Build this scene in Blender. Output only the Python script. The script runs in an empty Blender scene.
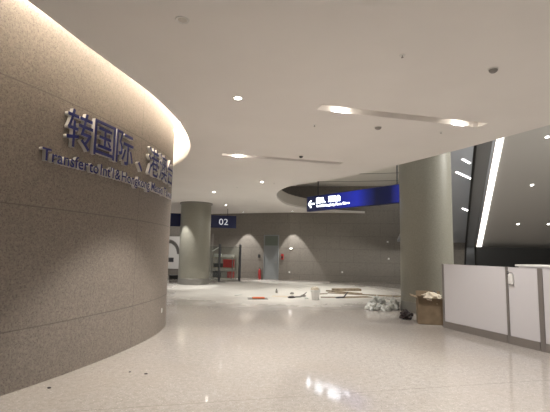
import bpy, bmesh, math, random
from mathutils import Vector, Matrix
random.seed(4)
C = bpy.context.scene.collection
PI = math.pi
H = 4.10            # ceiling height
# ---------------------------------------------------------------- materials
def mat(name, col, rough=.6, metal=0.0, spec=.5, emit=None, estr=0.0):
    m = bpy.data.materials.new(name); m.use_nodes = True
    b = m.node_tree.nodes['Principled BSDF']
    b.inputs['Base Color'].default_value = (*col, 1); b.inputs['Roughness'].default_value = rough
    b.inputs['Metallic'].default_value = metal; b.inputs['Specular IOR Level'].default_value = spec
    if emit: b.inputs['Emission Color'].default_value = (*emit, 1); b.inputs['Emission Strength'].default_value = estr
    return m
def N(m, t, **k):
    n = m.node_tree.nodes.new(t)
    for a, v in k.items(): setattr(n, a, v)
    return n
def L(m, a, b): m.node_tree.links.new(a, b)
def math_n(m, op, a, b=None, c=None):
    n = N(m, 'ShaderNodeMath', operation=op)
    for i, v in enumerate((a, b, c)):
        if v is None: continue
        if isinstance(v, (int, float)): n.inputs[i].default_value = v
        else: L(m, v, n.inputs[i])
    return n.outputs[0]
def mix(m, f, a, b):
    n = N(m, 'ShaderNodeMix', data_type='RGBA')
    for i, v in ((0, f), (6, a), (7, b)):
        if isinstance(v, (int, float)): n.inputs[i].default_value = v
        elif isinstance(v, tuple): n.inputs[i].default_value = (*v, 1)
        else: L(m, v, n.inputs[i])
    return n.outputs[2]
def noise(m, vec, scale, detail=2, rough=.5):
    n = N(m, 'ShaderNodeTexNoise'); n.inputs['Scale'].default_value = scale
    n.inputs['Detail'].default_value = detail; n.inputs['Roughness'].default_value = rough
    if vec is not None: L(m, vec, n.inputs['Vector'])
    return n.outputs[0]
def ramp(m, f, a, b):
    n = N(m, 'ShaderNodeMapRange'); L(m, f, n.inputs[0]); n.inputs[1].default_value = a; n.inputs[2].default_value = b
    return n.outputs[0]
def bsdf(m): return m.node_tree.nodes['Principled BSDF']
def bump(m, h, strength=.2, dist=.01):
    n = N(m, 'ShaderNodeBump'); n.inputs['Strength'].default_value = strength; n.inputs['Distance'].default_value = dist
    L(m, h, n.inputs['Height']); L(m, n.outputs[0], bsdf(m).inputs['Normal'])

def stone(name, c1, c2, dark, hj, vj, uoff, jcol, rough=.55, speck=60, vw=None, dens=.62):
    """granite cladding; joints from the UV map: u = length along the wall, v = height (metres)"""
    m = mat(name, c1, rough); uv = N(m, 'ShaderNodeUVMap').outputs[0]
    tc = N(m, 'ShaderNodeTexCoord').outputs['Object']
    col = mix(m, ramp(m, noise(m, tc, 26, 3, .7), .35, .65), c1, c2)
    col = mix(m, ramp(m, noise(m, tc, 1.1, 2), .3, .75), col, mix(m, .22, col, c2))
    col = mix(m, math_n(m, 'MULTIPLY', ramp(m, noise(m, tc, speck, 1), dens - .05, dens + .05), .7), col, dark)
    sp = N(m, 'ShaderNodeSeparateXYZ'); L(m, uv, sp.inputs[0]); u, v = sp.outputs[0], sp.outputs[1]
    h0, hs = hj
    fv = math_n(m, 'PINGPONG', math_n(m, 'SUBTRACT', v, h0), hs / 2)          # 0 on each horizontal joint
    jh = math_n(m, 'LESS_THAN', fv, .008)
    # vertical joints, shifted above the third course
    row = math_n(m, 'MULTIPLY', math_n(m, 'FLOOR', math_n(m, 'DIVIDE', math_n(m, 'SUBTRACT', v, h0), hs)), uoff)
    fu = math_n(m, 'PINGPONG', math_n(m, 'ADD', math_n(m, 'SUBTRACT', u, vj[0]), row), vj[1] / 2)
    jv = math_n(m, 'LESS_THAN', fu, .007)
    j = math_n(m, 'MAXIMUM', jh, jv)
    L(m, mix(m, math_n(m, 'MULTIPLY', j, .6), col, jcol), bsdf(m).inputs['Base Color'])
    bump(m, math_n(m, 'SUBTRACT', 1.0, j), .6, .006)
    return m

M = {}
M['granite'] = stone('granite_left', (.265, .225, .188), (.18, .150, .125), (.075, .062, .052), (.71, 1.495), (9.83, 5.2), 0.0, (.085, .07, .06), .5)
M['granite_far'] = stone('granite_far', (.265, .24, .21), (.205, .185, .16), (.13, .115, .1), (.35, .78), (0.0, 1.6), .8, (.10, .085, .07), .6, 30)
M['ceil'] = mat('ceiling_paint', (.82, .775, .72), .9, spec=.2)
_t = N(M['ceil'], 'ShaderNodeTexCoord').outputs['Object']
L(M['ceil'], mix(M['ceil'], ramp(M['ceil'], noise(M['ceil'], _t, .6, 3), .35, .65), (.86, .825, .79), (.83, .795, .76)), bsdf(M['ceil']).inputs['Base Color'])
M['cove'] = mat('cove_paint', (.85, .82, .76), .9)
M['column'] = mat('column_paint', (.34, .325, .265), .45)
m = M['column']; tc = N(m, 'ShaderNodeTexCoord').outputs['Object']
L(m, mix(m, ramp(m, noise(m, tc, 40, 3), .35, .65), (.315, .305, .255), (.27, .26, .215)), bsdf(m).inputs['Base Color'])
M['skirt'] = mat('brushed_skirt', (.30, .29, .265), .4, .5)
# terrazzo floor with a dusty building-work patch, pools of light painted in
m = M['floor'] = mat('terrazzo', (.5, .44, .38), .12, spec=.5)
tc = N(m, 'ShaderNodeTexCoord').outputs['Object']
col = mix(m, ramp(m, noise(m, tc, 14, 4, .75), .38, .66), (.405, .372, .343), (.32, .292, .267))
col = mix(m, math_n(m, 'MULTIPLY', ramp(m, noise(m, tc, 45, 2), .60, .66), .55), col, (.22, .185, .15))
col = mix(m, math_n(m, 'MULTIPLY', ramp(m, noise(m, tc, 48, 1), .66, .7), .5), col, (.78, .74, .68))
sp = N(m, 'ShaderNodeSeparateXYZ'); L(m, tc, sp.inputs[0]); x, y = sp.outputs[0], sp.outputs[1]
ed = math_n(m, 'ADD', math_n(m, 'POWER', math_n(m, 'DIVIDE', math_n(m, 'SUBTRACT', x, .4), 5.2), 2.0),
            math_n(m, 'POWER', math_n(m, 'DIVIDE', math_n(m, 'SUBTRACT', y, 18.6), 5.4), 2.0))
dust_and_light = ramp(m, math_n(m, 'ADD', ed, math_n(m, 'MULTIPLY', math_n(m, 'SUBTRACT', noise(m, tc, .8, 5, .65), .5), 1.3)), 1.45, .3)
dirt = ramp(m, noise(m, tc, .45, 4, .6), .45, .7)
col = mix(m, math_n(m, 'MULTIPLY', dirt, .45), col, (.36, .31, .265))
col = mix(m, math_n(m, 'MULTIPLY', dust_and_light, .85), col, (.82, .80, .74))
# slab joints: wide bays
jx = math_n(m, 'LESS_THAN', math_n(m, 'PINGPONG', math_n(m, 'ADD', x, math_n(m, 'MULTIPLY', y, -.0)), 4.0), .006)
q = math_n(m, 'SUBTRACT', y, math_n(m, 'MULTIPLY', x, .24))
jy = math_n(m, 'LESS_THAN', math_n(m, 'PINGPONG', math_n(m, 'SUBTRACT', q, 5.02), 4.0), .006)
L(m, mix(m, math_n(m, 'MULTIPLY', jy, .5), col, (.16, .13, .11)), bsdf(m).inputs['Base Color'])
rg = math_n(m, 'ADD', .035, math_n(m, 'MULTIPLY', dust_and_light, .45))
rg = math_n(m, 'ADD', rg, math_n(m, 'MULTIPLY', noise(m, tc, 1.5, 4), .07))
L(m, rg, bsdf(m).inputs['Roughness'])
M['panel'] = mat('white_laminate', (.66, .635, .65), .4)
M['alu'] = mat('anodised_post', (.30, .275, .26), .4, .6)
M['plinth'] = mat('brushed_plinth', (.30, .27, .25), .45, .5)
M['blue'] = mat('navy_face', (.008, .013, .13), .5)
M['casing'] = mat('letter_return', (.66, .63, .60), .4, .2)
M['sign_dark'] = mat('sign_navy', (.012, .018, .085), .35)
M['black'] = mat('black_metal', (.02, .02, .02), .5)
M['darkgrey'] = mat('dark_grey', (.055, .055, .06), .5)
M['white'] = mat('white_plastic', (.75, .73, .70), .5)
M['red'] = mat('red_enamel', (.42, .03, .03), .45)
M['orange'] = mat('orange_plastic', (.75, .17, .05), .5)
M['lamp'] = mat('lamp_lens', (1, 1, 1), .4, emit=(1, .93, .82), estr=14)
M['lampdim'] = mat('lamp_lens_small', (1, 1, 1), .4, emit=(1, .95, .88), estr=5)
M['led'] = mat('led_strip', (1, 1, 1), .4, emit=(1, .96, .90), estr=2.2)
M['cove_led'] = mat('cove_led', (1, 1, 1), .4, emit=(1, .90, .78), estr=36)
M['grey'] = mat('grey_fixture', (.28, .26, .24), .5)
M['doorm'] = mat('door_paint', (.235, .25, .255), .45, .1)
M['transom'] = mat('door_transom', (.135, .155, .13), .5)
M['rimgrey'] = mat('void_rim_paint', (.60, .565, .52), .8)
M['soffit'] = mat('grey_soffit', (.60, .585, .56), .5)
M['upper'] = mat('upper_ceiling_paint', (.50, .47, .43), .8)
M['cardboard'] = mat('cardboard', (.36, .245, .14), .85)
m = M['cardboard']; tc = N(m, 'ShaderNodeTexCoord').outputs['Object']
L(m, mix(m, ramp(m, noise(m, tc, 6, 4), .3, .7), (.25, .185, .12), (.18, .13, .08)), bsdf(m).inputs['Base Color'])
M['paper'] = mat('crumpled_paper', (.74, .66, .54), .9)
M['plastic'] = mat('plastic_film', (.72, .73, .69), .3)
M['wood'] = mat('raw_board', (.40, .30, .19), .8)
m = M['wood']; tc = N(m, 'ShaderNodeTexCoord').outputs['Object']
L(m, mix(m, ramp(m, noise(m, tc, 9, 4), .3, .7), (.36, .29, .20), (.17, .13, .09)), bsdf(m).inputs['Base Color'])
M['bag'] = mat('black_bag', (.03, .02, .02), .3)
M['gl_dark'] = mat('dark_glass', (.27, .28, .295), .12, spec=.8)
m = M['glass'] = bpy.data.materials.new('clear_glass'); m.use_nodes = True
nt = m.node_tree; nt.nodes.remove(nt.nodes['Principled BSDF'])
tr = N(m, 'ShaderNodeBsdfTransparent'); tr.inputs[0].default_value = (.90, .93, .91, 1)
gl = N(m, 'ShaderNodeBsdfGlossy'); gl.inputs['Roughness'].default_value = .03
fr = N(m, 'ShaderNodeFresnel'); fr.inputs[0].default_value = 1.45
mx = N(m, 'ShaderNodeMixShader'); L(m, fr.outputs[0], mx.inputs[0]); L(m, tr.outputs[0], mx.inputs[1]); L(m, gl.outputs[0], mx.inputs[2])
L(m, mx.outputs[0], nt.nodes['Material Output'].inputs[0])

# ---------------------------------------------------------------- mesh helpers
def link(name, bm, m, parent=None, smooth=False, loc=None):
    me = bpy.data.meshes.new(name)
    bmesh.ops.recalc_face_normals(bm, faces=bm.faces)
    bm.to_mesh(me); bm.free()
    me.materials.append(M[m] if isinstance(m, str) else m)
    if smooth:
        for p in me.polygons: p.use_smooth = True
        me.set_sharp_from_angle(angle=math.radians(35))
    o = bpy.data.objects.new(name, me); C.objects.link(o)
    if parent: o.parent = parent
    if loc: o.location = loc
    return o
def tag(o, label, cat, group=None, kind=None):
    o['label'] = label; o['category'] = cat
    if group: o['group'] = group
    if kind: o['kind'] = kind
    return o
def empty(name, loc, label, cat, rz=0, group=None):
    o = bpy.data.objects.new(name, None); C.objects.link(o); o.location = loc; o.rotation_euler.z = rz
    o.empty_display_size = .1
    return tag(o, label, cat, group)
def struct(o): o['kind'] = 'structure'; return o
def box(bm, x0, x1, y0, y1, z0, z1, bev=0, mtx=None):
    r = bmesh.ops.create_cube(bm, size=1)
    for v in r['verts']:
        v.co = Vector((x0 + (v.co.x + .5) * (x1 - x0), y0 + (v.co.y + .5) * (y1 - y0), z0 + (v.co.z + .5) * (z1 - z0)))
    vs = r['verts']
    if bev:
        es = list({e for v in vs for e in v.link_edges})
        g = bmesh.ops.bevel(bm, geom=es, offset=bev, segments=2, affect='EDGES', profile=.5)
        vs = list({v for f in g['faces'] for v in f.verts} | {v for v in vs if v.is_valid})
    if mtx: bmesh.ops.transform(bm, matrix=mtx, verts=vs)
    return bm
def B(x0, x1, y0, y1, z0, z1, bev=0): return box(bmesh.new(), x0, x1, y0, y1, z0, z1, bev)
def lathe(prof, n=48, bm=None, c=(0, 0)):
    closed = prof[0] == prof[-1]
    bm = bm or bmesh.new(); rings = []
    for r, z in prof:
        rings.append([bm.verts.new((c[0] + r * math.cos(2 * PI * k / n), c[1] + r * math.sin(2 * PI * k / n), z)) for k in range(n)])
    for a, b in zip(rings, rings[1:]):
        for k in range(n): bm.faces.new((a[k], a[(k + 1) % n], b[(k + 1) % n], b[k]))
    if closed: bmesh.ops.remove_doubles(bm, verts=bm.verts, dist=1e-6); return bm
    if prof[0][0] > 1e-4: bm.faces.new(rings[0][::-1])
    if prof[-1][0] > 1e-4: bm.faces.new(rings[-1])
    return bm
def tube(pts, r, n=8, bm=None):
    bm = bm or bmesh.new(); pts = [Vector(p) for p in pts]; rings = []
    for i, p in enumerate(pts):
        d = (pts[min(i + 1, len(pts) - 1)] - pts[max(i - 1, 0)]).normalized()
        a = d.cross(Vector((0, 0, 1)) if abs(d.z) < .9 else Vector((1, 0, 0))).normalized(); b = d.cross(a)
        rr = r[i] if isinstance(r, (list, tuple)) else r
        rings.append([bm.verts.new(p + (a * math.cos(2 * PI * k / n) + b * math.sin(2 * PI * k / n)) * rr) for k in range(n)])
    for a, b in zip(rings, rings[1:]):
        for k in range(n): bm.faces.new((a[k], a[(k + 1) % n], b[(k + 1) % n], b[k]))
    bm.faces.new(rings[0][::-1]); bm.faces.new(rings[-1]); return bm
def slab(corners, th, dirn):
    """solid slab from a planar outline, thickened along dirn"""
    bm = bmesh.new(); d = Vector(dirn) * th
    a = [bm.verts.new(Vector(p)) for p in corners]; b = [bm.verts.new(Vector(p) + d) for p in corners]
    bm.faces.new(a); bm.faces.new(b[::-1]); n = len(a)
    for i in range(n): bm.faces.new((a[i], b[i], b[(i + 1) % n], a[(i + 1) % n]))
    return bm
def smooth_curve(ctrl, n=10):
    P = [Vector(p) for p in ctrl]; P = [2 * P[0] - P[1]] + P + [2 * P[-1] - P[-2]]; out = []
    for i in range(1, len(P) - 2):
        a, b, c, d = P[i - 1:i + 3]
        for k in range(n):
            t = k / n
            out.append(.5 * (2 * b + (c - a) * t + (2 * a - 5 * b + 4 * c - d) * t * t + (-a + 3 * b - 3 * c + d) * t ** 3))
    out.append(P[-2]); return out
def strip(pts, z0, z1, th, side, u0=0):
    """upright ribbon of thickness th following pts, with a length / height UV map"""
    bm = bmesh.new(); uvl = bm.loops.layers.uv.new('UVMap'); s = u0; S = [s]
    for a, b in zip(pts, pts[1:]): s += (b - a).length; S.append(s)
    nrm = []
    for i in range(len(pts)):
        d = (pts[min(i + 1, len(pts) - 1)] - pts[max(i - 1, 0)]).normalized(); nrm.append(Vector((d.y, -d.x)) * side)
    zs = (z0, z1)
    A = [[bm.verts.new((p.x, p.y, z)) for z in zs] for p in pts]
    Bk = [[bm.verts.new((p.x - n.x * th, p.y - n.y * th, z)) for z in zs] for p, n in zip(pts, nrm)]
    def q(vs, uvs):
        f = bm.faces.new(vs)
        for l, w in zip(f.loops, uvs): l[uvl].uv = w
    for i in range(len(pts) - 1):
        q((A[i][0], A[i + 1][0], A[i + 1][1], A[i][1]), ((S[i], z0), (S[i + 1], z0), (S[i + 1], z1), (S[i], z1)))
        q((Bk[i + 1][0], Bk[i][0], Bk[i][1], Bk[i + 1][1]), ((S[i + 1], z0), (S[i], z0), (S[i], z1), (S[i + 1], z1)))
        q((A[i][1], A[i + 1][1], Bk[i + 1][1], Bk[i][1]), ((0, 0.1),) * 4)
        q((A[i + 1][0], A[i][0], Bk[i][0], Bk[i + 1][0]), ((0, 0.1),) * 4)
    for i in (0, -1): q((A[i][0], A[i][1], Bk[i][1], Bk[i][0]), ((0, 0.1),) * 4)
    return bm
def filled(outlines, z, th):
    """flat plate with holes, from 2D outlines, thickness th upward"""
    cu = bpy.data.curves.new('plate', 'CURVE'); cu.dimensions = '2D'; cu.fill_mode = 'BOTH'; cu.extrude = th / 2
    for pts in outlines:
        s = cu.splines.new('POLY'); s.points.add(len(pts) - 1); s.use_cyclic_u = True
        for p, v in zip(s.points, pts): p.co = (v[0], v[1], 0, 1)
    o = bpy.data.objects.new('plate', cu); C.objects.link(o)
    dg = bpy.context.evaluated_depsgraph_get(); me = bpy.data.meshes.new_from_object(o.evaluated_get(dg))
    bm = bmesh.new(); bm.from_mesh(me); bpy.data.objects.remove(o); bpy.data.curves.remove(cu)
    bmesh.ops.remove_doubles(bm, verts=bm.verts, dist=1e-4)
    bmesh.ops.translate(bm, verts=bm.verts, vec=(0, 0, z + th / 2)); return bm

# ---------------------------------------------------------------- outlines in plan
WALL = smooth_curve([(-6.6, -1.5), (-5.35, 0.6), (-4.45, 2.1), (-3.7, 3.55), (-3.1, 4.9), (-2.74, 6.0), (-2.46, 7.25), (-2.345, 8.4),
                     (-2.40, 9.4), (-2.70, 10.4), (-3.28, 11.25), (-4.1, 11.95), (-5.1, 12.55), (-6.3, 13.0), (-7.8, 13.3)], 12)
EDGE = smooth_curve([(-6.2, -2.6), (-4.9, -.5), (-3.7, 1.1), (-2.9, 2.4), (-2.50, 3.65), (-2.30, 4.6), (-2.12, 5.4), (-1.95, 6.2), (-1.87, 7.0), (-1.84, 7.9),
                     (-1.93, 9.0), (-2.12, 9.9), (-2.42, 10.75), (-3.0, 11.8), (-3.8, 12.75), (-4.8, 13.5), (-6.0, 14.15), (-7.5, 14.75)], 10)
WS = [0]
for a, b in zip(WALL, WALL[1:]): WS.append(WS[-1] + (b - a).length)
def wall_at(s):
    for i in range(len(WALL) - 1):
        if s <= WS[i + 1]: break
    t = (s - WS[i]) / (WS[i + 1] - WS[i]); p = WALL[i].lerp(WALL[i + 1], t)
    def nn(j):
        d = (WALL[min(j + 1, len(WALL) - 1)] - WALL[max(j - 1, 0)]).normalized(); return Vector((d.y, -d.x))
    return p, nn(i).lerp(nn(i + 1), t).normalized()
VOID = smooth_curve([(6.9, 3.3), (6.2, 4.75), (5.6, 6.1), (5.01, 7.33), (4.61, 8.27), (4.1, 9.45), (3.36, 10.93), (2.58, 12.33), (1.75, 13.5), (.95, 14.45),
                     (.36, 15.45), (.06, 17.1), (.2, 19.5), (.79, 21.6), (1.95, 23.2), (3.4, 24.0), (4.6, 24.5), (5.6, 24.82), (6.7, 24.9)], 8)

# ---------------------------------------------------------------- setting
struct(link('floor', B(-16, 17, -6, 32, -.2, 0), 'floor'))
bm = strip(WALL, 0, 4.95, .3, 1); struct(link('wall_left', bm, 'granite', smooth=True))
# recessed cove between wall and ceiling
struct(link('trim_1', strip(EDGE, H + .001, 4.95, .04, -1), 'cove', smooth=True))
lid = [tuple(p) for p in EDGE] + [(-9, 14.7), (-9, -2.6)]
struct(link('trim_2', filled([lid], 4.96, .05), 'cove'))
# ceiling plate: room outline with the wall recess cut away, the void and the slots as openings
void_pts = [tuple(p) for p in VOID]
outer = [tuple(p) for p in EDGE] + [(-16, 14.75), (-16, 31.5), (6.7, 31.5)] + void_pts[::-1] + [(6.9, 3.2), (16.5, 3.2), (16.5, -6), (-6.2, -6)]
def slot_outline(x, y, ang, l=3.25, w=.28):
    c, s = math.cos(ang), math.sin(ang)
    return [(x + c * a - s * b, y + s * a + c * b) for a, b in ((0, 0), (l, 0), (l, w), (0, w))]
SLOT_ANG = math.atan2(.78, 3.1)
SLOTS = [(.72, 6.50), (-1.33, 10.02)]
struct(link('ceiling', filled([outer] + [slot_outline(x, y, SLOT_ANG) for x, y in SLOTS], H, .12), 'ceil'))
# rim of the opening and the higher ceiling above it
struct(link('trim_3', strip(VOID[:-26], H + .12, H + .62, .05, 1), 'rimgrey', smooth=True))
up_out = [(-1.5, 12.5), (6.7, 12.5), (7.2, 31), (-1.5, 31)]
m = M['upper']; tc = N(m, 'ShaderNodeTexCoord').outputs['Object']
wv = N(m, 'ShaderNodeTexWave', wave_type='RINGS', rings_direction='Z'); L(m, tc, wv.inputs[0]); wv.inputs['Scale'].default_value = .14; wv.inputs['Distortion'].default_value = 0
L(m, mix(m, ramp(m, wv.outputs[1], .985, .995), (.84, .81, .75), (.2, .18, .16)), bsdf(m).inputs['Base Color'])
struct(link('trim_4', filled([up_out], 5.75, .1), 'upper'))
# far granite wall, in two runs meeting beside the door; the right run rises into the void
FW = [Vector(p) for p in ((-15.5, 32.0), (-9.0, 29.4), (-4.3, 27.35), (-1.81, 26.35), (0.29, 25.5), (0.95, 25.28), (4.0, 24.95), (7.4, 24.55), (12.0, 24.3), (16.5, 24.2))]
FW = [Vector((p.x, p.y)) for p in FW]
struct(link('wall_back', strip(FW, 0, 6.6, .3, 1), 'granite_far'))
struct(link('wall_right', B(16.6, 16.8, -6, 25, 0, 9), 'granite_far'))

# ---------------------------------------------------------------- door in the far wall
def frame_of(p0, p1):
    d = (Vector(p1) - Vector(p0)); return math.atan2(d.y, d.x)
ang = frame_of((-1.81, 26.35), (0.29, 25.5))
cen = Vector((-.17, 25.686))
door = bpy.data.objects.new('door_1', None); C.objects.link(door); door.location = (cen.x, cen.y, 0); door.rotation_euler.z = ang; struct(door)
bm = bmesh.new()
for x0, x1, z0, z1 in ((-.50, -.44, 0, 2.72), (.44, .50, 0, 2.72), (-.44, .44, 2.66, 2.72), (-.44, .44, 2.02, 2.07)): box(bm, x0, x1, -.06, .03, z0, z1)
link('door_frame', bm, 'doorm', door)
link('door_leaf', B(-.44, .44, -.035, .02, .01, 2.02, .004), 'doorm', door)
link('transom_panel', B(-.44, .44, -.03, .02, 2.07, 2.66), 'transom', door)
bm = bmesh.new(); box(bm, .32, .35, -.075, -.035, .98, 1.06); tube([(.335, -.075, 1.02), (.24, -.075, 1.02)], .011, bm=bm)
link('door_handle', bm, 'alu', door)

def wall_frame(x):            # point on the far wall (its face) at x, with its angle
    for a, b in zip(FW, FW[1:]):
        if a.x <= x <= b.x:
            t = (x - a.x) / (b.x - a.x); return a.lerp(b, t), math.atan2(b.y - a.y, b.x - a.x)
def on_far_wall(name, x, z, label, cat, group=None):
    p, a = wall_frame(x); return empty(name, (p.x, p.y, z), label, cat, a, group)
t = on_far_wall('fire_extinguisher', -.83, 0, 'red fire extinguisher standing against the far wall left of the grey door', 'fire extinguisher')
link('cylinder_body', lathe([(.0, .0), (.075, .005), (.085, .03), (.085, .48), (.06, .56), (.028, .6), (.028, .63), (0, .63)], 20, c=(0, -.13)), 'red', t, True)
bm = B(-.02, .02, -.16, -.1, .62, .67, .004); tube([(0, -.14, .67), (0, -.22, .70)], .01, bm=bm); link('valve', bm, 'black', t)
link('hose', tube([(.02, -.13, .64), (.09, -.15, .6), (.11, -.15, .4), (.1, -.15, .2)], .011), 'black', t)
t = on_far_wall('fire_alarm_box', .52, 1.22, 'small red alarm box on the far wall right of the grey door', 'alarm box')
link('housing', B(-.07, .07, -.07, 0, .0, .34, .006), 'red', t); link('dark_button', B(-.05, .05, -.10, -.07, .08, .2, .01), 'black', t)
t = on_far_wall('card_reader', -.93, 1.30, 'small black wall box left of the grey door', 'wall box')
link('housing', B(-.07, .07, -.05, 0, 0, .2, .008), 'black', t); link('key_plate', B(-.045, .045, -.058, -.05, .05, .16), 'darkgrey', t)
for i, (x, z, lab) in enumerate(((.95, 0.42, 'small white socket plate low on the far wall, nearest the door'), (4.1, .50, 'small white socket plate low on the far wall, farther right under the blue sign'),
                    (6.8, 1.35, 'small pale wall plate near the big column, lower of two'), (6.75, 2.35, 'small pale wall plate near the big column, upper of two'))):
    t = on_far_wall('socket_plate', x, z, lab, 'socket', 'small plates on the far wall')
    link('cover', B(-.05, .05, -.012, 0, 0, .1, .003), 'white', t); link('insert', B(-.03, .03, -.016, -.012, .02, .08), 'plastic', t)
t = on_far_wall('emergency_lamp', 1.03, 1.86, 'small bright lamp on the far wall inside the scallop of light', 'lamp')
link('housing', B(-.09, .09, -.04, 0, 0, .08, .006), 'white', t); link('lens', B(-.075, .075, -.046, -.04, .012, .068), 'led', t)
p, n = wall_at(11.35)
t = empty('socket_plate', (p.x, p.y, .38), 'tiny white socket plate near the foot of the curved stone wall', 'socket', math.atan2(n.y, n.x))
link('cover', B(0, .012, -.03, .03, 0, .09, .003), 'white', t); link('insert', B(.012, .016, -.02, .02, .02, .07), 'plastic', t)

# ---------------------------------------------------------------- columns
def column(x, y, r, top, label, ring):
    t = empty('round_column', (x, y, 0), label, 'column')
    link('shaft', lathe([(r, .30), (r, top)], 72), 'column', t, True)
    link('base_skirt', lathe([(r + .012, 0), (r + .012, .29), (r, .30)], 72), 'skirt', t, True)
    if ring: link('top_ring', lathe([(r + .06, top - .07), (r + .06, top)], 72), 'grey', t, True)
    return t
column(4.69, 12.77, .77, 5.75, 'thick olive grey round column beside the white partition and cardboard box', False)
column(-4.05, 21.12, .765, H, 'round olive grey column standing behind the end of the stone wall', True)

# ---------------------------------------------------------------- lettering on the curved wall
def glyph(text, size, depth, bold=0.0):
    cu = bpy.data.curves.new('t', 'FONT'); cu.body = text; cu.size = size; cu.extrude = depth / 2; cu.resolution_u = 3; cu.offset = size * bold
    o = bpy.data.objects.new('t', cu); C.objects.link(o)
    dg = bpy.context.evaluated_depsgraph_get(); me = bpy.data.meshes.new_from_object(o.evaluated_get(dg))
    bpy.data.objects.remove(o); bpy.data.curves.remove(cu); return me
def split_glyph(me):
    out = []
    for front in (True, False):
        bm = bmesh.new(); bm.from_mesh(me); bm.normal_update()
        bmesh.ops.delete(bm, geom=[f for f in bm.faces if (f.normal.z > .9) != front], context='FACES')
        out.append(bm)
    return out
def raised(text, s0, z0, w, h, name, label, cat, group, bold=.006):
    """one raised character on the curved wall: left edge at length s0, base at z0, box w x h (None keeps proportion)"""
    depth = .06; me = glyph(text, 1, depth, bold)
    xs = [v.co.x for v in me.vertices]; ys = [v.co.y for v in me.vertices]
    x0, x1, y0, y1 = min(xs), max(xs), min(ys), max(ys)
    face, ret = split_glyph(me)
    p0, n0 = wall_at(s0)
    root = link(name, ret, 'casing'); tag(root, label, cat, group)
    f = link('letter_face', face, 'blue', root)
    a0 = math.atan2(n0.y, n0.x) + PI / 2
    Ri = Matrix.Rotation(-a0, 3, 'Z')
    for o in (root, f):
        for v in o.data.vertices:
            if w: u = (v.co.x - x0) / (x1 - x0) * w; z = (v.co.y - y0) / (y1 - y0) * h
            else: u = (v.co.x - x0) * h; z = v.co.y * h
            off = .01 + (v.co.z + depth / 2)
            p, n = wall_at(s0 + u); q = Vector((p.x + n.x * off - p0.x, p.y + n.y * off - p0.y, z))
            v.co = Ri @ q
    root.location = (p0.x, p0.y, z0); root.rotation_euler.z = a0
    return root
ORD = ['first', 'second', 'third', 'fourth', 'fifth', 'sixth', 'seventh', 'eighth', 'ninth']
zh = '转国际、港澳台'; s = 7.88
for i, ch in enumerate(zh):
    if ch == '、': raised(ch, 9.60, 3.06, .17, .17, 'chinese_character', 'blue enumeration comma between the Chinese characters on the stone wall', 'sign letter', 'Chinese characters on the stone wall')
    else: raised(ch, s + .01, 3.075, .49, .54, 'chinese_character', 'large blue Chinese character %s, %s from the left in the upper row of wall lettering' % (ch, ORD[i]), 'sign letter', 'Chinese characters on the stone wall')
    s += .525
words = ["Transfer", "to", "Int'l", "&", "Hongkong,", "Macao,", "Taiwan"]
cu = bpy.data.curves.new('m', 'FONT'); cu.size = 1; mo = bpy.data.objects.new('m', cu); C.objects.link(mo)
def adv(txt):      # printed width of a string
    cu.body = txt; bpy.context.view_layer.update(); return mo.dimensions.x
full = ' '.join(words); total = adv(full); K = 4.2 / total; pos = 0
for wi, wd in enumerate(words):
    for k, ch in enumerate(wd):
        s0 = 7.54 + K * (adv(full[:pos + k + 1]) - adv(ch)) - .042 * wi
        what = {'&': 'blue ampersand', "'": 'blue apostrophe', ',': 'blue comma'}.get(ch, 'small blue letter ' + ch)
        raised(ch, s0, 2.80, None, K, 'sign_letter',
               ('%s in the English row of the wall lettering' % what) if wd == '&' else '%s, %s character of the word %s on the stone wall' % (what, ORD[k], wd.strip(',')),
               'sign letter', 'English letters on the stone wall', .014)
    pos += len(wd) + 1
bpy.data.objects.remove(mo)
print('K', K)

# ---------------------------------------------------------------- hanging illuminated sign
def flat_text(name, body, size, m, parent, loc, width=None, depth=.004, rot=(PI / 2, 0, 0)):
    me = glyph(body, 1, .02); xs = [v.co.x for v in me.vertices]; x0, x1 = min(xs), max(xs)
    k = (width / (x1 - x0)) if width else size
    for v in me.vertices: v.co = Vector(((v.co.x - x0) * k, v.co.y * size, v.co.z * depth / .02))
    me.materials.append(M[m]); o = bpy.data.objects.new(name, me); C.objects.link(o); o.parent = parent; o.location = loc; o.rotation_euler = rot
    return o
A, Bp = Vector((1.29, 16.45)), Vector((3.95, 12.95)); ang = frame_of(A, Bp); Ln = (Bp - A).length
SK = 1.13
sg = empty('direction_sign', (A.x * SK, A.y * SK, 1.7 + 1.61 * SK), 'long lit blue hanging sign with white arrow and text, in the ceiling opening', 'sign', ang)
sg.scale = (SK, SK, SK)
link('sign_casing', B(-.02, Ln, -.0, .16, 0, .60, .006), 'sign_dark', sg)
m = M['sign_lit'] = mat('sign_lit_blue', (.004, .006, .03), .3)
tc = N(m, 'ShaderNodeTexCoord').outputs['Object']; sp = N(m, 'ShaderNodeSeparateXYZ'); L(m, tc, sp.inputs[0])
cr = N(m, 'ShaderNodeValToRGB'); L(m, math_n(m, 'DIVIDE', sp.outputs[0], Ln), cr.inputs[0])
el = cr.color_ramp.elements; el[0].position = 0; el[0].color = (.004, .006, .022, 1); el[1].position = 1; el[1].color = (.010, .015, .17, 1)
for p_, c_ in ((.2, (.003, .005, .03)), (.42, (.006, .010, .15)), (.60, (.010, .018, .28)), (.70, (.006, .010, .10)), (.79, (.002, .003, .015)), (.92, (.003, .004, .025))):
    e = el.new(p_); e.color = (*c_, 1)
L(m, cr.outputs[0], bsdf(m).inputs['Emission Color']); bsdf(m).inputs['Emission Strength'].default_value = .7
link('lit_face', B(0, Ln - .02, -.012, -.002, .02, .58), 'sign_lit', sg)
M['sign_text'] = mat('sign_text_lit', (1, 1, 1), .4, emit=(.86, .92, 1), estr=4)
bm = bmesh.new(); yy = -.02
box(bm, .15, .44, yy, yy + .012, .265, .31)
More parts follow.
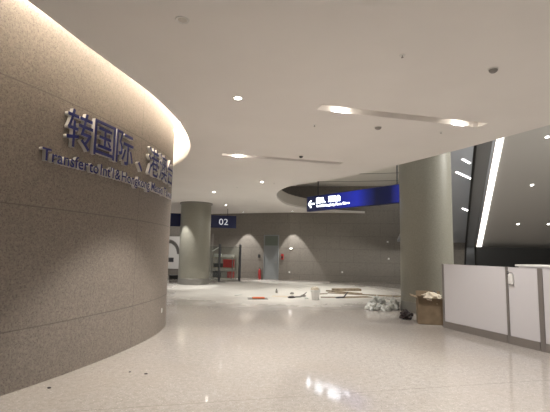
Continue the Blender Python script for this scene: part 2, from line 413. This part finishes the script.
for sgn in (1, -1): box(bm, -.02, .19, yy, yy + .012, -.024, .024, 0, Matrix.Translation((.12, 0, .2875)) @ Matrix.Rotation(sgn * PI / 4, 4, 'Y'))
link('arrow_symbol', bm, 'sign_text', sg)
flat_text('chinese_text', '国际、港澳台', .25, 'sign_text', sg, (.56, -.016, .30), 1.28)
flat_text('english_text', "To Int'l & Hongkong, Macao, Taiwan", .125, 'sign_text', sg, (.56, -.016, .14), 1.72)
for xx in (.55, 4.25):
    link('hanger_rod', tube([(xx, .08, .6), (xx, .08, 1.97)], .02), 'black', sg)
# gate sign
A, Bp = Vector((-6.9, 22.35)), Vector((-2.22, 23.75)); ang = frame_of(A, Bp); Ln = (Bp - A).length
sg = empty('gate_sign', (A.x, A.y, 2.98), 'navy hanging gate sign reading 02, passing behind the farther column', 'sign', ang)
link('sign_casing', B(0, Ln, 0, .15, 0, .72, .006), 'sign_dark', sg)
M['dimwhite'] = mat('sign_print', (.6, .6, .62), .5, emit=(.8, .85, 1), estr=.22)
flat_text('gate_number', '02', .50, 'dimwhite', sg, (Ln - 1.0, -.012, .18), .52)
for xx in (.5, Ln - .5): link('hanger_rod', tube([(xx, .07, .72), (xx, .07, H - 2.98)], .015), 'black', sg)

# ---------------------------------------------------------------- ceiling fittings
def spot(name, loc, target, watt, ang, blend=.5, col=(1, .97, .93), r=.05):
    l = bpy.data.lights.new(name, 'SPOT'); l.energy = watt; l.spot_size = math.radians(ang); l.spot_blend = blend; l.color = col; l.shadow_soft_size = r
    o = bpy.data.objects.new(name, l); C.objects.link(o); o.location = loc
    o.rotation_euler = (Vector(target) - Vector(loc)).to_track_quat('-Z', 'Y').to_euler(); return o
for i, (x, y) in enumerate(SLOTS):
    t = empty('slot_light', (x, y, H), ('long recessed ceiling slot with two bright lamps, nearest the camera', 'long recessed ceiling slot with one bright lamp at its left end')[i], 'ceiling light', SLOT_ANG, 'recessed ceiling slots')
    l, w = 3.25, .28; bm = bmesh.new()
    for a in ((0.001, .012, 0.001, w - .001), (l - .012, l - .001, .001, w - .001), (.012, l - .012, .001, .012), (.012, l - .012, w - .012, w - .001)): box(bm, *a, .0, .22)
    box(bm, .001, l - .001, .001, w - .001, .22, .232)
    link('housing', bm, 'ceil', t)
    for k, xx in enumerate((.45, l - .45)):
        lit = not (i == 1 and k == 1)
        link('lamp_ring', lathe([(.085, .15), (.10, .15), (.10, .22), (.085, .22), (.085, .15)], 24, c=(xx, w / 2)), 'white', t, True)
        link('lamp_lens', lathe([(0, .16), (.083, .16), (.083, .2), (0, .2)], 24, c=(xx, w / 2)), 'lamp' if lit else 'grey', t, True)
        if lit:
            c_, s_ = math.cos(SLOT_ANG), math.sin(SLOT_ANG); px, py = x + c_ * xx - s_ * w / 2, y + s_ * xx + c_ * w / 2
            spot('slot_spot', (px, py, H + .14), (px, py, 0), 190, 118, .7)
def downlight(x, y, label, lit=True, r=.07, group='round ceiling downlights', watt=60, ang=100, tgt=None, z=H):
    t = empty('downlight', (x, y, z), label, 'ceiling light', 0, group)
    link('trim_ring', lathe([(r * .8, -.004), (r * 1.15, -.008), (r * 1.25, -.001), (r * 1.25, .0), (r * .8, .0), (r * .8, -.004)], 24), 'white', t, True)
    link('lens', lathe([(0, -.003), (r * .78, -.003), (r * .78, -.0005), (0, -.0005)], 24), 'lamp' if lit else 'rimgrey', t, True)
    if watt and lit: spot('downlight_spot', (x, y, z - .03), tgt or (x, y, 0), watt, ang, .35)
    return t
downlight(-.62, 6.29, 'bright round downlight alone in the middle of the ceiling above the lettered wall', watt=260, ang=89)
downlight(-.47, 14.19, 'bright small downlight on the ceiling left of the opening', watt=90)
downlight(-2.54, 16.89, 'small downlight on the ceiling above the farther column, nearest it', watt=90)
downlight(-2.6, 21.7, 'small downlight on the ceiling close above the gate sign', watt=70)
downlight(-1.98, 25.6, 'small downlight near the far wall, left of the door', watt=0)
downlight(1.05, 24.5, 'small downlight near the far wall, right of the door', watt=0)
downlight(-1.01, 4.09, 'unlit round fitting in the ceiling near the top of the lettered wall', lit=False, r=.06)
def detector(x, y, label, col='grey', r=.06):
    t = empty('smoke_detector', (x, y, H), label, 'smoke detector', 0, 'ceiling detectors')
    link('base', lathe([(r * .95, -.012), (r * 1.05, -.01), (r * 1.05, 0)], 24), 'white', t, True)
    link('head', lathe([(0, -.05), (r * .5, -.048), (r * .85, -.03), (r * .9, -.012)], 24), col, t, True)
detector(2.79, 5.1, 'grey round smoke detector on the ceiling at upper right')
detector(1.94, 7.65, 'flat grey ceiling detector just beyond the nearer light slot', r=.07)
detector(.63, 10.16, 'dark little dome on the ceiling beside the farther light slot', 'black', .055)
def sprinkler(x, y, label):
    t = empty('sprinkler_head', (x, y, H), label, 'sprinkler', 0, 'ceiling sprinklers')
    link('escutcheon', lathe([(.0, -.006), (.036, -.004), (.04, 0.002)], 20), 'white', t, True)
    bm = lathe([(.006, -.03), (.006, -.006)], 8); lathe([(0, -.033), (.016, -.032), (.016, -.03), (0, -.03)], 12, bm=bm); link('deflector', bm, 'grey', t)
for x, y, lab in ((1.51, 4.77, 'tiny sprinkler on the bare ceiling between the smoke detector and downlight'), (3.24, 7.9, 'tiny sprinkler between the nearer slot and the ceiling edge'),
                  (.72, 7.6, 'tiny sprinkler left of the nearer slot, just beyond its left end'), (-1.45, 15.43, 'tiny sprinkler on the far ceiling left of the opening'), (-.05, 14.35, 'tiny sprinkler right by the rounded end of the opening'),
                  (-.9, 19.5, 'tiny sprinkler on the far ceiling between the column and the opening')):
    sprinkler(x, y, lab)

# ---------------------------------------------------------------- white partition units at right
PP = [Vector((4.02, 9.94)), Vector((4.62, 8.30)), Vector((4.86, 7.67)), Vector((5.46, 6.03)), Vector((5.70, 5.37))]
labs = ['wide white partition panel nearest the big column and cardboard box', 'narrow white partition door with a handle, between two wide panels', 'wide white partition panel cut off by the right edge']
HC = 1.48
for i in range(3):
    a, b = PP[i], PP[i + 1]; ang = frame_of(a, b); ln = (b - a).length
    t = empty('partition_panel', (a.x, a.y, 0), labs[i], 'partition', ang, 'white partition panels')
    g = .012; # outside face is on the -y side of this frame
    w0 = .05 if i < 2 else .09
    link('plinth', B(w0, ln - g, -.01, .05, 0, .15), 'plinth', t)
    link('white_board', B(w0 + .004, ln - g, 0, .045, .155, HC - .012, .003), 'panel', t)
    link('top_rail', B(w0 + .004, ln - g, -.004, .049, HC - .012, HC, .002), 'plinth' if False else 'panel', t)
    link('post', B(0, w0, -.012, .06, 0, HC + .005, .004), 'alu', t)
    if i == 1:
        h = link('latch_handle', B(.075, .185, -.045, -.001, HC - .34, HC - .13, .02), 'white', t)
        link('lever', tube([(.065, -.03, HC - .10), (.16, -.045, HC - .10), (.19, -.045, HC - .115)], .009), 'grey', t)
        link('keeper', B(.052, .075, -.03, -.001, HC - .2, HC - .08, .004), 'darkgrey', t)
# counter behind the partition with a sheet of board and small red packet
ang = frame_of(PP[1], PP[3])
t = empty('service_counter', (4.72, 8.42, 0), 'pale service counter top showing just above the white partition', 'counter', ang)
link('counter_body', B(.0, 2.9, .32, .95, 0, 1.49), 'panel', t)
link('counter_top', B(-.05, 2.95, .28, 1.0, 1.49, 1.53, .006), 'white', t)
c_, s_ = math.cos(ang), math.sin(ang)
def cpt(u, v): return (4.72 + c_ * u - s_ * v, 8.42 + s_ * u + c_ * v)
x, y = cpt(.95, .5); o = link('paper_packet', B(-.09, .09, -.06, .06, 0, .04, .008), 'orange'); o.location = (x, y, 1.53); o.rotation_euler.z = ang + .3
tag(o, 'small orange red packet lying on the service counter at the right edge', 'packet')

# ---------------------------------------------------------------- beyond the opening, right side
# leaning grey soffit with its bright edge strip, dark glazed fin and dark ceiling with line lights
def P(x, d, z): return Vector((x, d, z))
LEDb, LEDt = P(11.0, 22.0, 2.15), P(7.9, 14.0, 5.71)
dl = (LEDt - LEDb)
LT2 = LEDb + dl * 1.45
R1 = LEDb + Vector((9.5, -.4, 0)); R2 = LT2 + Vector((9.5, -.4, 0))
nrm = (R1 - LEDb).cross(dl).normalized(); nrm = nrm if nrm.z > 0 else -nrm
struct(link('trim_5', slab([LEDb, R1, R2, LT2], .15, nrm), 'soffit'))
side = dl.cross(nrm).normalized()
side = Vector((-1, 0, 0))
t = empty('light_strip', LEDb, 'long bright light strip along the slanting edge beyond the white partition', 'ceiling light')
Z0 = Vector((0, 0, 0)); w = .23
link('diffuser', slab([Z0, side * w, side * w + dl * 1.4, dl * 1.4], .03, -nrm), 'led', t)
link('backing', slab([Z0 - side * .02, side * (w + .03), side * (w + .03) + dl * 1.42, -side * .02 + dl * 1.42], .05, nrm), 'grey', t)
# dark fin left of the strip
f0 = LEDb + side * (w + .03) + P(0, .2, 0)
fin = [f0 + P(-.55, .2, -2.15), f0 + P(.25, .2, -2.15), f0 + P(.0, 0, 0), f0 + dl * 1.45, f0 + dl * 1.45 + P(-.6, .2, 0), f0 + P(-.45, 0.1, 0)]
fin[0].z = max(fin[0].z, .0); fin[1].z = max(fin[1].z, 0)
t = empty('glazed_fin', (f0.x, f0.y, 0), 'tall dark glazed fin leaning beside the bright slanting strip', 'glass panel')
off = Vector((f0.x, f0.y, 0))
link('dark_pane', slab([p - off for p in fin], .06, (0.2, 1, 0)), 'gl_dark', t)
link('mullion', tube([fin[0] - off + P(0, -.08, 0), fin[5] - off + P(0, -.08, 0), fin[4] - off + P(0, -.08, 0)], .05, 6), 'black', t)
# dark parapet below the soffit
struct(link('wall_parapet', B(10.35, 16.5, 21.2, 21.4, 0, 2.14), 'black'))
# dark sloping ceiling left of the fin with line lights
s0 = [P(5.6, 21.5, 2.7), P(9.9, 21.2, 2.55), P(9.0, 12.6, 7.2), P(4.6, 12.9, 7.2)]
s0 = [P(7.0, 23.5, 2.4), P(11.6, 23.5, 2.4), P(11.6, 15.0, 7.0), P(6.75, 15.0, 7.0)]
nn = (s0[1] - s0[0]).cross(s0[3] - s0[0]).normalized(); nn = nn if nn.z > 0 else -nn
M['slope'] = mat('slope_panel', (.5, .52, .56), .35)
struct(link('trim_6', slab(s0, .12, nn), 'slope'))
def on_slope(u, v): # u across 0..1, v up 0..1
    return (s0[0].lerp(s0[1], u)).lerp(s0[3].lerp(s0[2], u), v)
def line_light(u0, v0, u1, v1, lab, w=.09):
    a, b = on_slope(u0, v0), on_slope(u1, v1); d = (b - a); sd = d.cross(nn).normalized() * w
    t = empty('line_light', a, lab, 'ceiling light', 0, 'line lights on the dark sloping ceiling')
    link('tube_cover', slab([sd * -.5, d - sd * .5, d + sd * .5, sd * .5], .02, -nn), 'lampdim', t)
    link('mount', slab([sd * -.6, d - sd * .6, d + sd * .6, sd * .6], .01, nn), 'grey', t)
LL = [((462.4, 159.1), (470.0, 163.2), 'short white line light on the dark slope beside the column, uppermost'),
      ((456.2, 172.0), (470.6, 178.5), 'longer white line light on the dark slope beside the column, second down'),
      ((462.5, 208.3), (467.5, 210.5), 'short white line light on the dark slope beside the column, lowest')]
LLW = []
f_, pt_, rl_ = 412., .110, .019
Fv = Vector((0, math.cos(pt_), math.sin(pt_))); R0 = Vector((1, 0, 0)); U0 = Vector((0, -math.sin(pt_), math.cos(pt_)))
Rv = math.cos(rl_) * R0 + math.sin(rl_) * U0; Uv = -math.sin(rl_) * R0 + math.cos(rl_) * U0
EYE = Vector((0, 0, 1.7))
def hit_plane(px, py, p0, n):      # where the line of sight of a photo point meets a surface (used to read positions off the photo)
    d = Fv + Rv * (px - 275) / f_ + Uv * (206 - py) / f_
    return EYE + d * ((p0 - EYE).dot(n) / d.dot(n))
for (a, b, lab) in LL:
    a, b = hit_plane(*a, s0[0], nn), hit_plane(*b, s0[0], nn); d = b - a; sd = d.cross(nn).normalized() * .055
    t = empty('line_light', a, lab, 'ceiling light', 0, 'line lights on the dark sloping ceiling')
    link('tube_cover', slab([sd * -.5, d - sd * .5, d + sd * .5, sd * .5], .02, -nn), 'lampdim', t)
    link('mount', slab([sd * -.6, d - sd * .6, d + sd * .6, sd * .6], .01, nn), 'grey', t)
for (px, py, lab) in ((532, 185, 'small bright downlight in the grey sloping soffit, middle height'), (518, 224, 'small bright downlight low in the grey sloping soffit, nearer the light strip'),
                 (548.5, 224, 'small bright downlight low in the grey sloping soffit at the right edge'), (547, 137, 'small bright downlight high in the grey soffit under the ceiling edge')):
    q = hit_plane(px, py, LEDb, nrm)
    t = empty('soffit_light', q - nrm * .001, lab, 'ceiling light', 0, 'small lights in the grey soffit')
    t.rotation_euler = nrm.to_track_quat('Z', 'Y').to_euler()
    link('bezel', lathe([(.06, -.006), (.08, -.006), (.08, 0), (.06, 0), (.06, -.006)], 20), 'white', t, True)
    link('lens', lathe([(0, -.012), (.06, -.010), (.06, -.002), (0, -.002)], 20), 'lampdim', t, True)

# ---------------------------------------------------------------- glass screen and goods behind it
Pg = [Vector((-4.35, 22.55)), Vector((-2.96, 22.66)), Vector((-1.91, 23.42))]
Pg = [Vector((-3.55, 22.2)), Vector((-2.96, 22.66)), Vector((-1.91, 23.46))]
ang = frame_of(Pg[1], Pg[2])
for i, lab in enumerate(('clear glass screen panel with grey post, close by the farther column', 'clear glass screen panel with a post at each end, right of the first')):
    a, b = Pg[i], Pg[i + 1]; ang = frame_of(a, b); ln = (b - a).length
    t = empty('glass_screen', (a.x, a.y, 0), lab, 'glass screen', ang, 'glass screen panels')
    link('glass_pane', B(.05, ln - .05, .02, .032, .06, 1.93), 'glass', t)
    link('bottom_rail', B(.05, ln - .05, .01, .042, 0, .06), 'alu', t)
    link('top_rail', B(.05, ln - .05, .016, .036, 1.93, 1.945), 'alu', t)
    if i == 0: link('post', B(ln - .05, ln + .05, -.03, .07, 0, 2.05, .006), 'darkgrey', t)
    else: link('post', B(ln - .05, ln + .05, -.03, .07, 0, 2.05, .006), 'darkgrey', t)
# rack
t = empty('storage_rack', (-2.92, 24.6, 0), 'low metal storage rack behind the glass screen, loaded with goods', 'rack', -.35)
bm = bmesh.new()
for z in (.12, .72, 1.3): box(bm, -.75, .62, -.22, .22, z - .03, z)
link('shelf_board', bm, 'wood', t)
for sx in (-.75, .62):
    for sy in (-.22, .22): link('leg', B(sx - .02, sx + .02, sy - .02, sy + .02, 0, 1.32), 'alu', t)
c_, s_ = math.cos(-.35), math.sin(-.35)
def put(name, m, lx, ly, z, sx, sy, sz, lab, cat, group=None, rot=0, bev=.01):
    o = link(name, B(-sx / 2, sx / 2, -sy / 2, sy / 2, 0, sz, bev), m); o.location = (-2.92 + c_ * lx - s_ * ly, 24.6 + s_ * lx + c_ * ly, z); o.rotation_euler.z = -.35 + rot
    tag(o, lab, cat, group); return o
put('storage_box', 'white', .24, 0, 1.3, .62, .36, .16, 'long white box on top of the storage rack', 'box')
put('storage_box', 'plastic', -.45, 0, 1.3, .34, .3, .20, 'pale box on the left end of the storage rack top', 'box')
def crate(lx, z, w, h, m, lab, cat='crate', group=None):
    o = empty('goods_crate', (-2.92 + c_ * lx, 24.6 + s_ * lx, z), lab, cat, -.35, group)
    bm = bmesh.new()
    for a in ((-w / 2, w / 2, -.18, -.165), (-w / 2, w / 2, .165, .18), (-w / 2, -w / 2 + .015, -.165, .165), (w / 2 - .015, w / 2, -.165, .165)): box(bm, *a, 0, h)
    box(bm, -w / 2, w / 2, -.165, .165, 0, .015)
    link('crate_body', bm, m, o); link('rim', B(-w / 2 - .012, w / 2 + .012, -.192, -.18, h - .05, h), m, o)
crate(.28, .72, .56, .46, 'red', 'red crate on the middle shelf of the storage rack')
crate(-.40, .72, .46, .22, 'darkgrey', 'dark crate on the middle shelf, left of the red crate')
crate(-.42, .12, .5, .36, 'darkgrey', 'dark crate on the bottom shelf, left end')
crate(.07, .12, .38, .34, 'grey', 'grey crate on the bottom shelf, in the middle')
crate(.43, .12, .28, .36, 'red', 'small red crate on the bottom shelf, right end')
# tall pole with arm behind the glass
t = empty('work_lamp_stand', (-3.75, 25.2, 0), 'thin pole with a pale slanted arm between the column and the glass posts', 'stand')
link('pole', tube([(0, 0, 0.02), (0, 0, 2.7)], .025), 'alu', t); link('base', lathe([(.2, 0), (.2, .02), (.03, .03)], 20), 'alu', t)
link('arm', tube([(0, -.03, 1.65), (.5, -.03, 1.95)], .03), 'white', t)
# poster and black bin at far left gap
p, a = wall_frame(-7.3)
t = empty('wall_poster', (p.x, p.y, .40), 'large white poster with grey arc, in the gap left of the farther column', 'poster', a)
link('board', B(-1.3, 1.3, -.05, 0, 0, 2.2), 'white', t)
bm = bmesh.new()
for k in range(14):
    a0, a1 = PI * k / 14, PI * (k + 1) / 14
    q = [(math.cos(w_) * r_, -.056, 1.0 + math.sin(w_) * r_) for w_, r_ in ((a0, .75), (a1, .75), (a1, 1.0), (a0, 1.0))]
    f = bm.faces.new([bm.verts.new(v) for v in q])
bmesh.ops.solidify(bm, geom=bm.faces[:], thickness=.004); link('printed_arc', bm, 'grey', t)
link('printed_block', B(-.1, .5, -.056, -.05, .45, .75), 'darkgrey', t)
p_ = Vector((-5.75, 24.3, 0))
t = empty('floor_crate', p_, 'low black box on the floor in the gap left of the farther column', 'box', .2)
link('body', B(-.32, .32, -.2, .2, 0, .2, .015), 'black', t); link('lid', B(-.33, .33, -.21, .21, .2, .235, .008), 'darkgrey', t)

# ---------------------------------------------------------------- things on the floor
# bucket
t = empty('paint_bucket', (1.52, 15.1, 0), 'dirty white bucket with an open top standing among the debris', 'bucket', .4)
link('bucket_body', lathe([(.125, 0), (.13, .01), (.165, .33), (.175, .335), (.175, .36), (.158, .36), (.12, .02), (0, .02)], 28), 'white', t, True)
link('rim', lathe([(.175, .30), (.188, .305), (.188, .33), (.175, .335), (.175, .30)], 28), 'plastic', t, True)
link('handle', tube([(math.cos(k * PI / 10) * .19, -.02, .31 + math.sin(k * PI / 10) * .05 * (-1)) for k in range(11)], .006, 6), 'grey', t)
def crumple(name, loc, sx, sy, sz, m, lab, cat, group=None, seed=0, amp=.35, sub=3):
    r = random.Random(seed); bm = bmesh.new(); bmesh.ops.create_icosphere(bm, subdivisions=sub, radius=1)
    from mathutils import noise as nz
    for v in bm.verts:
        p = v.co.copy(); k = 1 + amp * nz.noise(p * 2.3 + Vector((seed * 7.1, 0, 0))) + amp * .6 * nz.noise(p * 5.5 + Vector((0, seed * 3.3, 0)))
        q = p * k; v.co = Vector((q.x * sx, q.y * sy, max(0, (q.z * .8 + .45) * sz)))
    o = link(name, bm, m); o.location = loc; o.rotation_euler.z = r.random() * 3
    return tag(o, lab, cat, group)
crumple('cloth_rag', (1.50, 15.1, .345), .17, .13, .10, 'paper', 'pale rag heaped on top of the white bucket', 'rag', seed=5)
G = 'white plastic bags by the column'
crumple('plastic_bag', (3.02, 12.75, 0), .2, .17, .17, 'plastic', 'small white plastic bag, left end of the heap beside the column', 'plastic bag', G, 1, .85)
crumple('plastic_bag', (3.33, 13.35, 0), .2, .17, .27, 'plastic', 'peaked white plastic bag in the middle of the heap beside the column', 'plastic bag', G, 2, .85)
crumple('plastic_bag', (3.38, 12.66, 0), .15, .12, .12, 'plastic', 'flat white plastic bag in front of the heap beside the column', 'plastic bag', G, 3, .85)
crumple('plastic_bag', (3.72, 13.05, 0), .17, .16, .24, 'plastic', 'white plastic bag of the heap touching the big column', 'plastic bag', G, 4, .85)
# cardboard box with open flaps
t = empty('cardboard_box', (3.93, 10.55, 0), 'brown cardboard box with open flaps against the white partition', 'box', -.25)
bm = bmesh.new(); w_, d_, h_ = .30, .28, .62
for a in ((-w_, w_, -d_, -d_ + .012), (-w_, w_, d_ - .012, d_), (-w_, -w_ + .012, -d_ + .012, d_ - .012), (w_ - .012, w_, -d_ + .012, d_ - .012)): box(bm, *a, 0.0, h_)
box(bm, -w_, w_, -d_, d_, 0, .012); link('carton_body', bm, 'cardboard', t)
for (p0, p1, out) in (((-w_, -d_), (w_, -d_), (0, -.16, .02)), ((-w_, d_), (-w_, -d_), (-.17, 0, .06)), ((-w_, d_), (w_, d_), (0, .12, .13))):
    a, b = Vector((*p0, h_)), Vector((*p1, h_)); o_ = Vector(out)
    link('flap', slab([a, b, b + o_, a + o_], .006, (0, 0, 1)), 'cardboard', t)
crumple('packing_paper', (3.98, 10.5, .50), .24, .22, .20, 'paper', 'crumpled pale paper sticking out of the cardboard box', 'paper', None, 9, .5)
crumple('work_glove', (4.08, 10.6, .72), .07, .05, .05, 'bag', 'small dark rag lying on top of the paper in the box', 'rag', None, 12)
crumple('rubbish_bag', (3.52, 11.12, 0), .17, .15, .17, 'bag', 'small shiny black bag on the floor beside the cardboard box', 'bag', None, 10, .45)
# boards lying on the floor
def plank(x, y, z, l, w, th, a, lab, tilt=0):
    o = link('wood_board', B(-l / 2, l / 2, -w / 2, w / 2, 0, th, .002), 'wood'); o.location = (x, y, z); o.rotation_euler = (0, tilt, a)
    tag(o, lab, 'board', 'boards lying on the dusty floor')
plank(3.9, 17.1, 0, 3.4, .22, .03, -.35, 'long brown board stretching across the floor to the big column')
plank(3.3, 18.9, 0, 1.3, .35, .10, .25, 'thick short brown board lying farthest back on the floor')
plank(3.0, 17.9, 0, 1.7, .22, .05, -.75, 'brown board lying just behind the longest board')
plank(3.15, 16.2, 0, 1.3, .4, .02, .35, 'pale brown board in front of the longest board')
plank(2.35, 15.95, 0, 1.1, .12, .03, .1, 'narrow dark board lying right of the white bucket')
plank(1.9, 17.1, 0, .7, .1, .03, .5, 'short narrow board lying behind the white bucket')
o = link('metal_offcut', tube([(0, 0, .02), (.30, .0, .05), (.46, .02, .24)], [.035, .03, .015], 6), 'darkgrey'); o.location = (2.35, 15.75, 0)
tag(o, 'dark bent offcut sticking up right of the white bucket', 'offcut')
o = link('metal_offcut', tube([(0, 0, .025), (.22, .05, .03), (.4, .03, .17), (.44, .03, .2)], [.03, .03, .02, .012], 6), 'grey'); o.location = (.82, 15.75, 0)
tag(o, 'thin bent offcut with a raised end left of the white bucket', 'offcut')
crumple('rubble_piece', (.68, 15.55, 0), .15, .09, .06, 'bag', 'dark flat lump of rubbish left of the white bucket', 'rubble', 'pieces of rubbish on the floor', 21)
crumple('rubble_piece', (1.15, 16.1, 0), .1, .08, .06, 'grey', 'small grey lump of rubble close behind the bucket at left', 'rubble', 'pieces of rubbish on the floor', 22)
crumple('rubble_piece', (.75, 16.9, 0), .08, .07, .07, 'grey', 'small lone lump of rubble behind the dark flat lump', 'rubble', 'pieces of rubbish on the floor', 23)
crumple('rubble_piece', (1.22, 15.35, 0), .09, .07, .05, 'plastic', 'small pale lump of rubble touching the bucket foot at left', 'rubble', 'pieces of rubbish on the floor', 24)
crumple('rubble_piece', (-1.35, 16.2, 0), .28, .06, .025, 'plastic', 'flat pale scrap on the dusty floor left of the orange strap', 'rubble', 'pieces of rubbish on the floor', 25)
t = empty('spray_bottle', (.13, 17.3, 0), 'small dark bottle standing alone on the floor in front of the far wall', 'bottle')
link('bottle_body', lathe([(.04, 0), (.045, .01), (.045, .10), (.018, .13), (.018, .15), (0, .15)], 16), 'grey', t, True); link('cap', lathe([(.022, .145), (.022, .17), (0, .172)], 12), 'black', t, True)
o = link('orange_strap', B(-.22, .22, -.1, .1, 0, .05, .02), 'orange'); o.location = (-.53, 15.05, .014); o.rotation_euler.z = .2
tag(o, 'orange red folded sheet lying on a dark mat on the floor', 'sheet')
o = link('rubber_mat', B(-.42, .3, -.28, .28, 0, .012, .003), 'grey'); o.location = (-.5, 15.1, 0); o.rotation_euler.z = .1
tag(o, 'thin dark mat under the orange folded sheet', 'mat')
o = link('rubber_mat', B(-.3, .3, -.25, .25, 0, .006, .002), 'paper'); o.location = (.25, 16.0, 0); o.rotation_euler.z = -.1
tag(o, 'thin pale mat behind the orange folded sheet', 'mat')
for i, (x, y) in enumerate(((-1.97, 5.94), (-2.7, 5.22), (-1.72, 5.86))):
    crumple('floor_chip', (x, y, 0), .028, .018, .012, 'bag', ('tiny dark chip on the polished floor near the middle of the curved wall', 'tiny dark chip on the floor right at the foot of the curved wall', 'tiny pale brown chip on the open floor in front of the curved wall')[i], 'chip', 'chips on the polished floor', 30 + i, sub=1)

# ---------------------------------------------------------------- lights
# cove LED strip following the recess above the curved wall
pts = []
for sI in range(0, 60):
    s_ = 3.2 + sI * .22
    if s_ > WS[-1] - .5: break
    p, n = wall_at(s_); pts.append((p.x + n.x * .13, p.y + n.y * .13, 4.86))
t = tube(pts, .018, 6); o = link('cove_light_strip', t, 'cove_led'); tag(o, 'continuous warm light strip hidden in the recess above the curved stone wall', 'light strip')
# washers on the far wall, on the columns
spot('washer', (-1.98, 25.6, H - .04), (-1.98, 25.6, 0), 250, 61, .12)
spot('washer', (1.05, 24.5, H - .04), (1.05, 24.5, 0), 250, 61, .12)
spot('washer', (-4.75, 19.9, H - .04), (-4.7, 19.95, 0), 230, 56, .2)
spot('washer', (-6.5, 24.0, H - .04), (-6.7, 27.5, 1.2), 160, 80, .4)
# fill spots without fittings, added to light the hall behind and around
for x, y, w in ((3.0, 2.0, 190), (2.5, -2.5, 30), (4.5, -1.5, 130), (4.3, 4.2, 130), (8.5, .5, 120), (-4.0, 17.2, 90), (-7.5, 19.0, 120), (-10.5, 22.0, 120), (-3.0, 25.2, 90), (-6.0, 25.0, 90), (.6, 12.2, 150)):
    spot('hall_fill_spot', (x, y, H - .03), (x, y, 0), w * 1.05, 94, .6)
for x, y, w in ((1.6, 16.6, 330), (2.8, 19.6, 330), (4.6, 21.0, 120)):  # spots without fittings, added to brighten the floor under the opening
    spot('opening_fill_spot', (x, y, 5.7), (x, y, 0), w, 70, .5, (1, .96, .9), .3)
l = bpy.data.lights.new('upper_hall_fill', 'AREA'); l.energy = 700; l.size = 4; l.color = (1, .97, .9)  # unseen area light added for the void's lamps, brightens the column's right side
o = bpy.data.objects.new('upper_hall_fill', l); C.objects.link(o); o.location = (11.5, 10.5, 7.6); o.rotation_euler = (Vector((5, 14, 1)) - o.location).to_track_quat('-Z', 'Y').to_euler()

w = bpy.data.worlds.new('hall'); bpy.context.scene.world = w; w.use_nodes = True
w.node_tree.nodes['Background'].inputs[0].default_value = (1, .985, .96, 1); w.node_tree.nodes['Background'].inputs[1].default_value = .16

# ---------------------------------------------------------------- camera
cam = bpy.data.cameras.new('camera'); cam.sensor_width = 36; cam.lens = 412 / 550 * 36
co = bpy.data.objects.new('camera', cam); C.objects.link(co)
co.matrix_world = Matrix.Translation(EYE) @ Matrix((Rv, Uv, -Fv)).transposed().to_4x4()
S_ = bpy.context.scene; S_.camera = co
S_.view_settings.view_transform = 'Standard'; S_.view_settings.look = 'None'; S_.view_settings.gamma = 1; S_.view_settings.use_curve_mapping = False
S_.view_settings.exposure = 1.08
